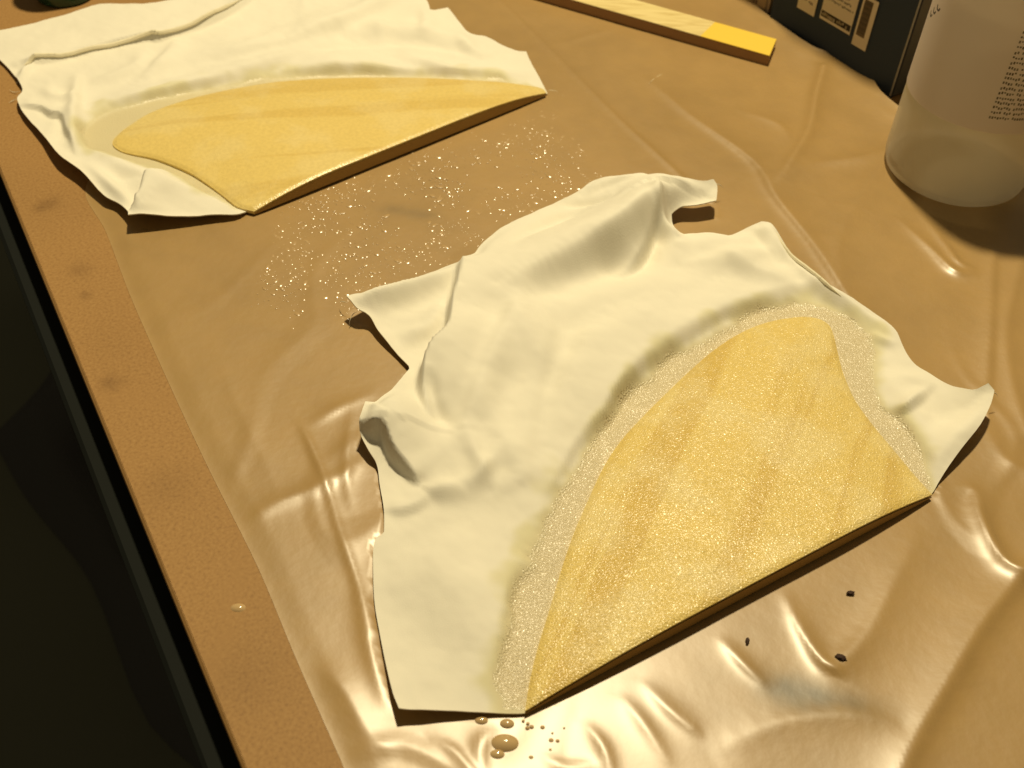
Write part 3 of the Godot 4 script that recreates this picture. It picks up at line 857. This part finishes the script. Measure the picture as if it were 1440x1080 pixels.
func build_setting() -> void:
	var floor_mesh := PlaneMesh.new()
	floor_mesh.size = Vector2(5, 5)
	var fl := obj("floor", floor_mesh, M.floor)
	fl.position = Vector3(0, -0.75, -0.6)
	tag(fl, "", "", "", "structure")
	# the bench: hardboard top, a dark rail under its edge
	var e := flat2(BENCH_EDGE)
	var d := (e[1] - e[0]).normalized()
	var out := Vector2(-d.y, d.x)                     # away from the bench, to the left
	if out.x > 0: out = -out
	var a := e[0] - d * 0.9
	var b := e[0] + d * 0.75
	var back := Vector2(1.1, -1.35)
	var bench := thing("workbench", Vector3.ZERO, "workbench with a brown hardboard top and a dark rail along its left edge", "workbench")
	var plan := PackedVector2Array([a, Vector2(back.x, a.y), Vector2(back.x, b.y), b])
	obj("tabletop", prism(plan, -0.016, 0.0, 0.0012), M.board, bench)
	var q0 := e[0] - d * 0.32 - out * 0.0015
	var q1 := e[1] + d * 0.06 - out * 0.0015
	var strip := []
	for q: Vector2 in [q0, q0 - out * 0.2, q1 - out * 0.2, q1]: strip.append_array([q.x * 100.0, q.y * 100.0, 0.0])
	var marks := [[Vector2(-0.2306, -0.4352), 0.0026, 0.5], [Vector2(-0.24, -0.4556), 0.006, 0.3], [Vector2(-0.2745, -0.5132), 0.005, 0.35], [Vector2(-0.279, -0.508), 0.004, 0.4], [Vector2(-0.1988, -0.3718), 0.005, 0.4], [Vector2(-0.155, -0.31), 0.012, 0.16], [Vector2(-0.10, -0.215), 0.014, 0.14], [Vector2(-0.21, -0.40), 0.02, 0.10]]
	var face := drape(rounded(strip, 1), 0.003, func(_p: Vector2, _d: float, _l: float) -> float: return 0.0003, 0.0002, func(p: Vector2, _d: float) -> Color:
		var c := Color.WHITE * (1.0 + 0.10 * soft.get_noise_2d(p.x * 90.0, p.y * 90.0))
		for m: Array in marks: c = c.lerp(Color(0.28, 0.22, 0.2), m[2] * exp(-p.distance_squared_to(m[0]) / (m[1] * m[1]) * (1.0 + 0.8 * fine.get_noise_2d(p.x * 900.0, p.y * 900.0))))
		return c)
	obj("hardboard_face", face[0], M.board_face, bench)
	var p0 := a + out * 0.0115
	var p1 := b + out * 0.0135
	obj("edge_rail", prism(PackedVector2Array([p0, p0 - out * 0.05, p1 - out * 0.05, p1]), -0.075, -0.0175, 0.002), M.rail, bench)
	for s: Vector2 in [a.lerp(b, 0.06) - out * 0.08, a.lerp(b, 0.94) - out * 0.08, Vector2(1.0, a.y + 0.1), Vector2(1.0, b.y - 0.1)]:
		obj("leg", prism(PackedVector2Array([s + Vector2(-0.03, -0.03), s + Vector2(0.03, -0.03), s + Vector2(0.03, 0.03), s + Vector2(-0.03, 0.03)]), -0.75, -0.017, 0.003), M.rail, bench)
	# what lies in the dark beside the bench
	var ol := rounded([-72, -128, 0, -58, -132, 0, -50, -118, 0, -47, -100, 0, -52, -92, 0, -44, -80, 0, -33, -72, 0, -24, -58, 0, -26, -48, 0, -38, -56, 0, -50, -74, 0, -62, -86, 0, -70, -96, 0, -66, -110, 0])
	var top := func(p: Vector2, dd: float, _l: float) -> float: return -0.748 + 0.06 * smoothstep(0.0, 0.06, dd) * (0.7 + 0.6 * soft.get_noise_2d(p.x * 60.0, p.y * 60.0))
	var bag := obj("dark_cloth", drape(ol, 0.012, top, 0.749)[0], M.black)
	tag(bag, "black crumpled cloth on the dark floor beside the bench", "cloth")

func build_cloths() -> void:
	var near_plan := flat2(NEAR_FIN, 3)
	var far_plan := flat2(FAR_FIN, 3)
	cloth("cotton_cloth", [[-8.82, -43.06, 0.9, 200, 0.8, 60], [-8.24, -42.55, 0.8, 150, 0.8, -70], [11.48, -54.78, 1.3, -40, 0.7, 50], [23.71, -38.46, 1.3, -40, 0.5, 80]], [14.02, -51.25, 0.5, 14.51, -50.5, 0.5, 14.9, -49.43, 0.45, 15.44, -48.5, 0.35, 16.57, -46.69, 0.3, 17.75, -45.47, 0.25], 0.0011, NEAR_CLOTH, NEAR_RIDGES, NEAR_SOAKED, near_plan, 0.0035, Color(0.66, 0.565, 0.36), M.soaked, "rumpled cream cloth with folded flaps under the large near fin")
	cloth("cotton_cloth", [[-33.11, -62.74, 0.2, 160, 1, 90], [-32.98, -61.72, 0.2, 190, 0.7, -120], [-33.54, -63.58, 0.2, 215, 1, 130], [-33.57, -65.41, 0.5, -100, 1.1, 120], [-33.14, -65.83, 0.5, -20, 1.2, -140], [-33.43, -65.24, 0.45, 140, 0.9, 100], [1.27, -66.28, 0.1, -30, 0.9, 70], [-7.42, -76.12, 0.3, -40, 0.8, 60], [-30.34, -59.16, 0.5, 60, 0.9, 80]], [-33.65, -65.2, 0.4, -33.16, -65.99, 0.4, -31.68, -66.61, 0.4, -30.39, -67.59, 0.4, -29.1, -68.5, 0.4, -26.76, -69.87, 0.5, -25.67, -70.09, 0.5, -23.94, -71.58, 0.5, -22.4, -73.67, 0.4, -20.89, -76.26, 0.3], 0.0014, FAR_CLOTH, FAR_RIDGES, FAR_SOAKED, far_plan, 0.002, Color(0.66, 0.58, 0.36), M.damp, "flatter cream cloth with a long hem seam under the far fin at the bench edge")
	fin("wooden_fin", NEAR_FIN, 0, 0, 0.0086, M.fin_near, -1.955, "larger looking near yellow fin, glittering with wet resin, tip pointing away")
	fin("wooden_fin", FAR_FIN, 0, 0, 0.0086, M.fin_far, 0.209, "far smooth yellow fin with its tip pointing to the bench edge on the left")

func build_sheet() -> void:
	var edge := flat2(SHEET_EDGE)
	var back := flat2(SHEET_BACK)
	var pts := PackedVector2Array([Vector2(-0.16, -0.95), Vector2(-0.18, -0.72), Vector2(-0.255, -0.56)])
	pts.append_array(edge)
	pts.append_array(PackedVector2Array([Vector2(0.1, -0.08), Vector2(0.55, -0.08), Vector2(0.60, -0.5), Vector2(0.56, -0.70)]))
	var rev := back.duplicate()
	rev.reverse()
	pts.append_array(rev)
	var flat_list := []
	for p in pts:
		var l := 0.0
		for q in back: if p.distance_to(q) < 0.001: l = 0.6
		flat_list.append_array([p.x * 100.0, p.y * 100.0, l])
	var ol := rounded(flat_list, 5)
	var fl := folds(SHEET_RIDGES)
	var stains := [[Vector2(0.1287, -0.2206), 0.020, 0.0065, 0.9], [Vector2(0.117, -0.2225), 0.010, 0.008, 0.8], [Vector2(-0.066, -0.5216), 0.016, 0.005, 0.45]]
	var areas := cloth_areas
	var top := func(p: Vector2, d: float, lift: float) -> float:
		var free := 1.0
		for a: PackedVector2Array in areas:
			if Geometry2D.is_point_in_polygon(p, a): free = 0.0
		var h := 0.42 * fold_height(p, fl, true)
		var crease := 1.0 - absf(soft.get_noise_2d(p.x * 120.0 + 400.0, p.y * 75.0)) * 2.2
		h += 0.0006 * maxf(crease - 0.75, 0.0) / 0.25 * smoothstep(-0.2, 0.3, soft.get_noise_2d(p.x * 25.0, p.y * 25.0 + 90.0))
		h += 0.0003 * (soft.get_noise_2d(p.x * 90.0, p.y * 90.0) + 0.6 * mid.get_noise_2d(p.x * 40.0, p.y * 40.0)) + 0.0003
		h *= smoothstep(0.0, 0.012, d) * free
		return 0.0005 + 0.0004 * smoothstep(0.0, 0.012, d) + maxf(h, 0.0) + lift * exp(-d / 0.02)
	var tint := func(p: Vector2, d: float) -> Color:
		var c := Color(0.39, 0.243, 0.085)
		c = c * (1.0 + 0.10 * soft.get_noise_2d(p.x * 130.0, p.y * 130.0) + 0.06 * mid.get_noise_2d(p.x * 150.0, p.y * 150.0))
		for s: Array in stains:
			var q: Vector2 = p - s[0]
			q = q.rotated(-0.15) / Vector2(s[1], s[2])
			c = c.lerp(Color(0.10, 0.085, 0.05), s[3] * exp(-q.length_squared()) * (0.8 + 0.5 * mid.get_noise_2d(p.x * 220.0, p.y * 220.0)))
		return c.lerp(Color(0.5, 0.33, 0.14), 0.35 * exp(-d / 0.0012))
	var o := obj("plastic_sheet", drape(ol, 0.0018, top, 0.0004, tint)[0], M.sheet)
	tag(o, "glossy creased brown plastic sheet spread over the bench top", "plastic sheet")

func build_clutter() -> void:
	# square stick at the back
	var a := Vector2(0.1686, -0.7100)
	var b := Vector2(0.1766, -0.7340)
	var dir := (Vector2(0.0283, -0.7782) - a).normalized()
	var far_a := a + dir * 0.34
	var far_b := b + dir * 0.34
	var cut_a := a + dir * 0.052
	var cut_b := b + dir * 0.047
	var stick := thing("wooden_stick", Vector3.ZERO, "square pale wooden stick lying behind the cloths, bright yellow at its end", "stick")
	obj("shaft", prism(PackedVector2Array([far_a, far_b, b, a]), 0.0015, 0.0093, 0.0004), M.stick_shade, stick)  # darker brown body paints the shade on the stick's sides
	obj("lit_top", prism(PackedVector2Array([far_a, far_b, cut_b, cut_a]), 0.0093, 0.0099, 0.0002), M.stick, stick)  # same stick, only its lit upper face keeps the pale colour
	var tip := obj("lit_tip", prism(PackedVector2Array([cut_a + dir * 0.0002, cut_b + dir * 0.0002, b, a]), 0.0093, 0.0099, 0.0002), M.stick_tip, stick)
	tip.set_meta("label", "bright yellow end of the stick")

	# black carton with printed labels
	var o := Vector3(0.1773, 0.0, -0.7733)
	var u := Vector3(0.2485 - 0.1773, 0, -0.6766 + 0.7733)
	var len := u.length()
	u = u.normalized()
	var n := Vector3(u.z, 0, -u.x)                    # into the box
	var carton := thing("carton", o, "black carton with pale printed labels standing behind the bottle", "box")
	var plan := PackedVector2Array()
	for v: Vector3 in [Vector3.ZERO, n * 0.09, n * 0.09 + u * len, u * len]: plan.append(Vector2(v.x, v.z))
	var body := prism(plan, 0.0005, 0.20, 0.0008)
	obj("box_body", body, M.carton, carton)
	var paper := Color(0.88, 0.83, 0.74)
	var panels := [
		[0.0235, 0.0405, 0.0250, 0.062, "side_label"], [0.0455, 0.0745, 0.0268, 0.075, "main_label"], [0.0778, 0.0908, 0.0222, 0.058, "code_label"]]
	for k in panels.size():
		var p: Array = panels[k]
		var ww := int((p[1] - p[0]) * 9000)
		var hh := int((p[3] - p[2]) * 9000)
		var mat := label_card(ww, hh, paper, func(im: Image) -> void:
			if k == 1:
				strokes(im, 12, 12, ww - 12, int(hh / 34.0) - 2, 30, 14, Color(0.2, 0.17, 0.14), 71)
				im.fill_rect(Rect2i(6, hh - 58, ww - 12, 40), Color(0.16, 0.14, 0.12))
				strokes(im, 14, hh - 50, ww - 12, 1, 30, 22, Color(0.6, 0.53, 0.4), 72)
			elif k == 2:
				im.fill_rect(Rect2i(14, 20, ww - 50, hh - 90), Color(0.42, 0.36, 0.27))
				for i in 26: im.fill_rect(Rect2i(18, 26 + i * int((hh - 110) / 26.0), ww - 58, 2 + (i * 7) % 4), Color(0.22, 0.19, 0.15))
			else:
				strokes(im, 10, 10, ww - 14, int(hh / 40.0), 34, 18, Color(0.34, 0.26, 0.2), 73))
		var st := SurfaceTool.new()
		st.begin(Mesh.PRIMITIVE_TRIANGLES)
		var f := -n * 0.0009
		quad(st, u * p[0] + f + Vector3(0, p[2], 0), u * p[0] + f + Vector3(0, p[3], 0), u * p[1] + f + Vector3(0, p[3], 0), u * p[1] + f + Vector3(0, p[2], 0))
		obj(p[4], st.commit(), mat, carton)
	# pale line along the corner and the greyer side face
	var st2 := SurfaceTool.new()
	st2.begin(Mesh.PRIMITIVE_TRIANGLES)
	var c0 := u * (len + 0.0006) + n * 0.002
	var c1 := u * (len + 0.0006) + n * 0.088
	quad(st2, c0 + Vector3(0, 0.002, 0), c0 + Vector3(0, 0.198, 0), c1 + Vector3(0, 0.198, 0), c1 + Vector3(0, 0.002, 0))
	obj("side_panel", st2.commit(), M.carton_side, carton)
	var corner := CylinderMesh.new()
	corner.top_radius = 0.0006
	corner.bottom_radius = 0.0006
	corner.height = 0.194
	var ce := obj("pale_corner", corner, M.carton_line, carton)
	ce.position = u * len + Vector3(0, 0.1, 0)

	# tan carton behind it
	var o2 := o - u * 0.006 + n * 0.004
	var tan := thing("carton", o2, "tan printed carton beside the black carton at the back", "box")
	plan = PackedVector2Array()
	for v: Vector3 in [-u * 0.12, -u * 0.12 + n * 0.07, n * 0.07, Vector3.ZERO]: plan.append(Vector2(v.x, v.z))
	obj("box_body", prism(plan, 0.0005, 0.13, 0.0008), M.tan, tan)
	var tm := label_card(512, 512, Color(0.66, 0.57, 0.43), func(im: Image) -> void: strokes(im, 10, 10, 505, 20, 25, 16, Color(0.22, 0.15, 0.1), 81))
	var st3 := SurfaceTool.new()
	st3.begin(Mesh.PRIMITIVE_TRIANGLES)
	var f3 := -n * 0.0008
	quad(st3, -u * 0.115 + f3 + Vector3(0, 0.006, 0), -u * 0.115 + f3 + Vector3(0, 0.124, 0), -u * 0.003 + f3 + Vector3(0, 0.124, 0), -u * 0.003 + f3 + Vector3(0, 0.006, 0))
	obj("printed_panel", st3.commit(), tm, tan)

	# milky bottle with a wrap label
	var R := 0.0438
	var bottle := thing("plastic_bottle", Vector3(0.2715, 0.0016, -0.5930), "milky plastic bottle with a pale wrap label in the far right corner", "bottle")
	var prof := [Vector2(0.0001, 0.002), Vector2(R - 0.009, 0.0), Vector2(R - 0.0045, 0.0008), Vector2(R - 0.0015, 0.0032), Vector2(R - 0.0002, 0.0075), Vector2(R, 0.012), Vector2(R, 0.145)]
	for k in 9:
		var t := (k + 1) / 9.0
		prof.append(Vector2(lerpf(R, 0.014, t * t * (3 - 2 * t)), 0.145 + 0.045 * t))
	prof.append(Vector2(0.014, 0.20))
	obj("body", lathe(prof, 96), M.bottle, bottle)
	obj("liquid", lathe([Vector2(0.0001, 0.004), Vector2(R - 0.007, 0.004), Vector2(R - 0.003, 0.009), Vector2(R - 0.0024, 0.013), Vector2(R - 0.0024, 0.118), Vector2(0.0001, 0.1185)], 72), M.liquid, bottle)
	obj("cap", lathe([Vector2(0.0165, 0.196), Vector2(0.0168, 0.198), Vector2(0.0165, 0.218), Vector2(0.0155, 0.2195), Vector2(0.0001, 0.2198)], 48), plain(lin(0.7, 0.7, 0.68), 0.4), bottle)
	var facing := atan2(0.0 - 0.2717, 0.0 + 0.5989)
	var lm := label_card(1500, 640, Color(0.95, 0.92, 0.90), func(im: Image) -> void:
		strokes(im, 800, 60, 1140, 21, 24.5, 12, Color(0.30, 0.27, 0.25), 91)
		for k in 3:
			for i in 26:
				var a2 := 0.5 + i * 0.09
				im.fill_rect(Rect2i(405 + k * 24 + int(14 * cos(a2)), 250 - k * 30 + int(26 * sin(a2)), 7, 7), Color(0.36, 0.34, 0.36)))
	lm.transparency = BaseMaterial3D.TRANSPARENCY_ALPHA
	lm.albedo_color.a = 0.88
	lm.backlight_enabled = true
	lm.backlight = Color(0.8, 0.76, 0.72)
	obj("label", lathe([Vector2(R + 0.0004, 0.0555), Vector2(R + 0.0004, 0.135)], 120, -2.7, 2.7, facing), lm, bottle)

	# small green glass jar cut off by the frame
	var jar := thing("glass_jar", Vector3(-0.345, 0.0004, -0.762), "small dark green glass jar at the far left behind the cloth", "jar")
	obj("glass", lathe([Vector2(0.0001, 0.0), Vector2(0.0195, 0.0), Vector2(0.021, 0.0015), Vector2(0.021, 0.05), Vector2(0.020, 0.051), Vector2(0.0185, 0.05), Vector2(0.0185, 0.005), Vector2(0.0001, 0.004)], 64), M.green_glass, jar)

	var hair := obj("loose_thread", strand(8.3, -67.6, 0.22, -75, 2.9, 60, 0.0003), M.thread)
	tag(hair, "pale curved thread lying on the sheet between the stick and the near cloth", "thread")
	# crumbs
	var spots := [[Vector3(0.1502, 0.0022, -0.2700), 0.0011, "dark crumb on the sheet, the one nearest the fin's right corner"], [Vector3(0.1028, 0.0022, -0.2439), 0.0009, "dark crumb on the sheet below the middle of the near fin base"], [Vector3(0.1401, 0.0036, -0.2375), 0.0016, "largest dark crumb, beside the grey smudge on the sheet"], [Vector3(-0.0414, 0.0105, -0.3331), 0.0011, "tiny brown speck on the near cloth's left fold"]]
	for i in spots.size():
		var c := obj("crumb", lump(spots[i][1], i + 2, 0.55), M.crumb)
		c.position = spots[i][0]
		c.rotation.y = i * 1.3
		c.scale = Vector3(1.5, 1, 0.9)
		tag(c, spots[i][2], "crumb", "dark crumbs on the plastic sheet" if i < 3 else "")

func build_drops() -> void:
	var zone := flat2(DROP_ZONE)
	var box := Rect2(zone[0], Vector2.ZERO)
	for q in zone: box = box.expand(q)
	rng.seed = 77
	var mm := MultiMesh.new()
	mm.transform_format = MultiMesh.TRANSFORM_3D
	mm.mesh = dome(1.0, 0.5, 14, 5)
	var list: Array[Transform3D] = []
	var tries := 0
	while list.size() < 3600 and tries < 90000:
		tries += 1
		var p := box.position + Vector2(rng.randf(), rng.randf()) * box.size
		var ok := Geometry2D.is_point_in_polygon(p, zone)
		if not ok and poly_dist(p, zone) > 0.02 * rng.randf(): continue
		var hit := false
		for a in cloth_areas: if Geometry2D.is_point_in_polygon(p, a): hit = true
		if hit: continue
		if soft.get_noise_2d(p.x * 260.0, p.y * 260.0) < rng.randf_range(-0.55, 0.4): continue
		var r := 0.00012 + 0.0012 * pow(rng.randf(), 6.0)
		list.append(Transform3D(Basis(Vector3.UP, rng.randf() * TAU) * Basis.from_scale(Vector3(r * rng.randf_range(0.8, 2.0), r * rng.randf_range(0.6, 1.0), r)), Vector3(p.x, 0.0012, p.y)))
	mm.instance_count = list.size()
	for i in list.size(): mm.set_instance_transform(i, list[i])
	var o := MultiMeshInstance3D.new()
	o.name = "resin_droplets"
	o.multimesh = mm
	o.material_override = M.drop
	add_child(o, true)
	tag(o, "fine spatter of clear resin droplets on the sheet between the two fins", "droplets", "", "stuff")
	var mm2 := MultiMesh.new()
	mm2.transform_format = MultiMesh.TRANSFORM_3D
	mm2.mesh = dome(1.0, 0.8, 14, 5)
	mm2.instance_count = 11
	for i in 11:
		var p := Vector2(0.0178, -0.199) + Vector2(rng.randf_range(-0.009, 0.010), rng.randf_range(-0.009, 0.011))
		var r := 0.00025 + 0.0005 * rng.randf()
		mm2.set_instance_transform(i, Transform3D(Basis.from_scale(Vector3(r * 1.3, r, r)), Vector3(p.x, 0.0016, p.y)))
	var o2 := MultiMeshInstance3D.new()
	o2.name = "resin_bubbles"
	o2.multimesh = mm2
	o2.material_override = M.bead
	add_child(o2, true)
	tag(o2, "scatter of tiny brown resin bubbles on the sheet at the near fin's corner", "droplets", "", "stuff")
	var beads := [[Vector2(0.0045, -0.1942), 0.0042, "largest clear resin bead at the near corner of the near fin"], [Vector2(0.0050, -0.2022), 0.0022, "small resin bead touching the near corner of the fin"], [Vector2(0.0018, -0.1895), 0.0022, "small flat resin bead nearest the bottom of the picture"], [Vector2(-0.0050, -0.2030), 0.0020, "small resin bead under the cloth's lower edge left of the fin corner"], [Vector2(-0.1092, -0.2481), 0.0027, "lone clear resin drop on the bare hardboard left of the sheet"]]
	for i in beads.size():
		var b := obj("resin_bead", dome(beads[i][1], 0.85, 28, 8), M.bead)
		b.position = Vector3(beads[i][0].x, 0.0014 if i < 4 else 0.0001, beads[i][0].y)
		b.scale = Vector3(1.25, 1, 0.85)
		tag(b, beads[i][2], "resin drop", "resin beads")
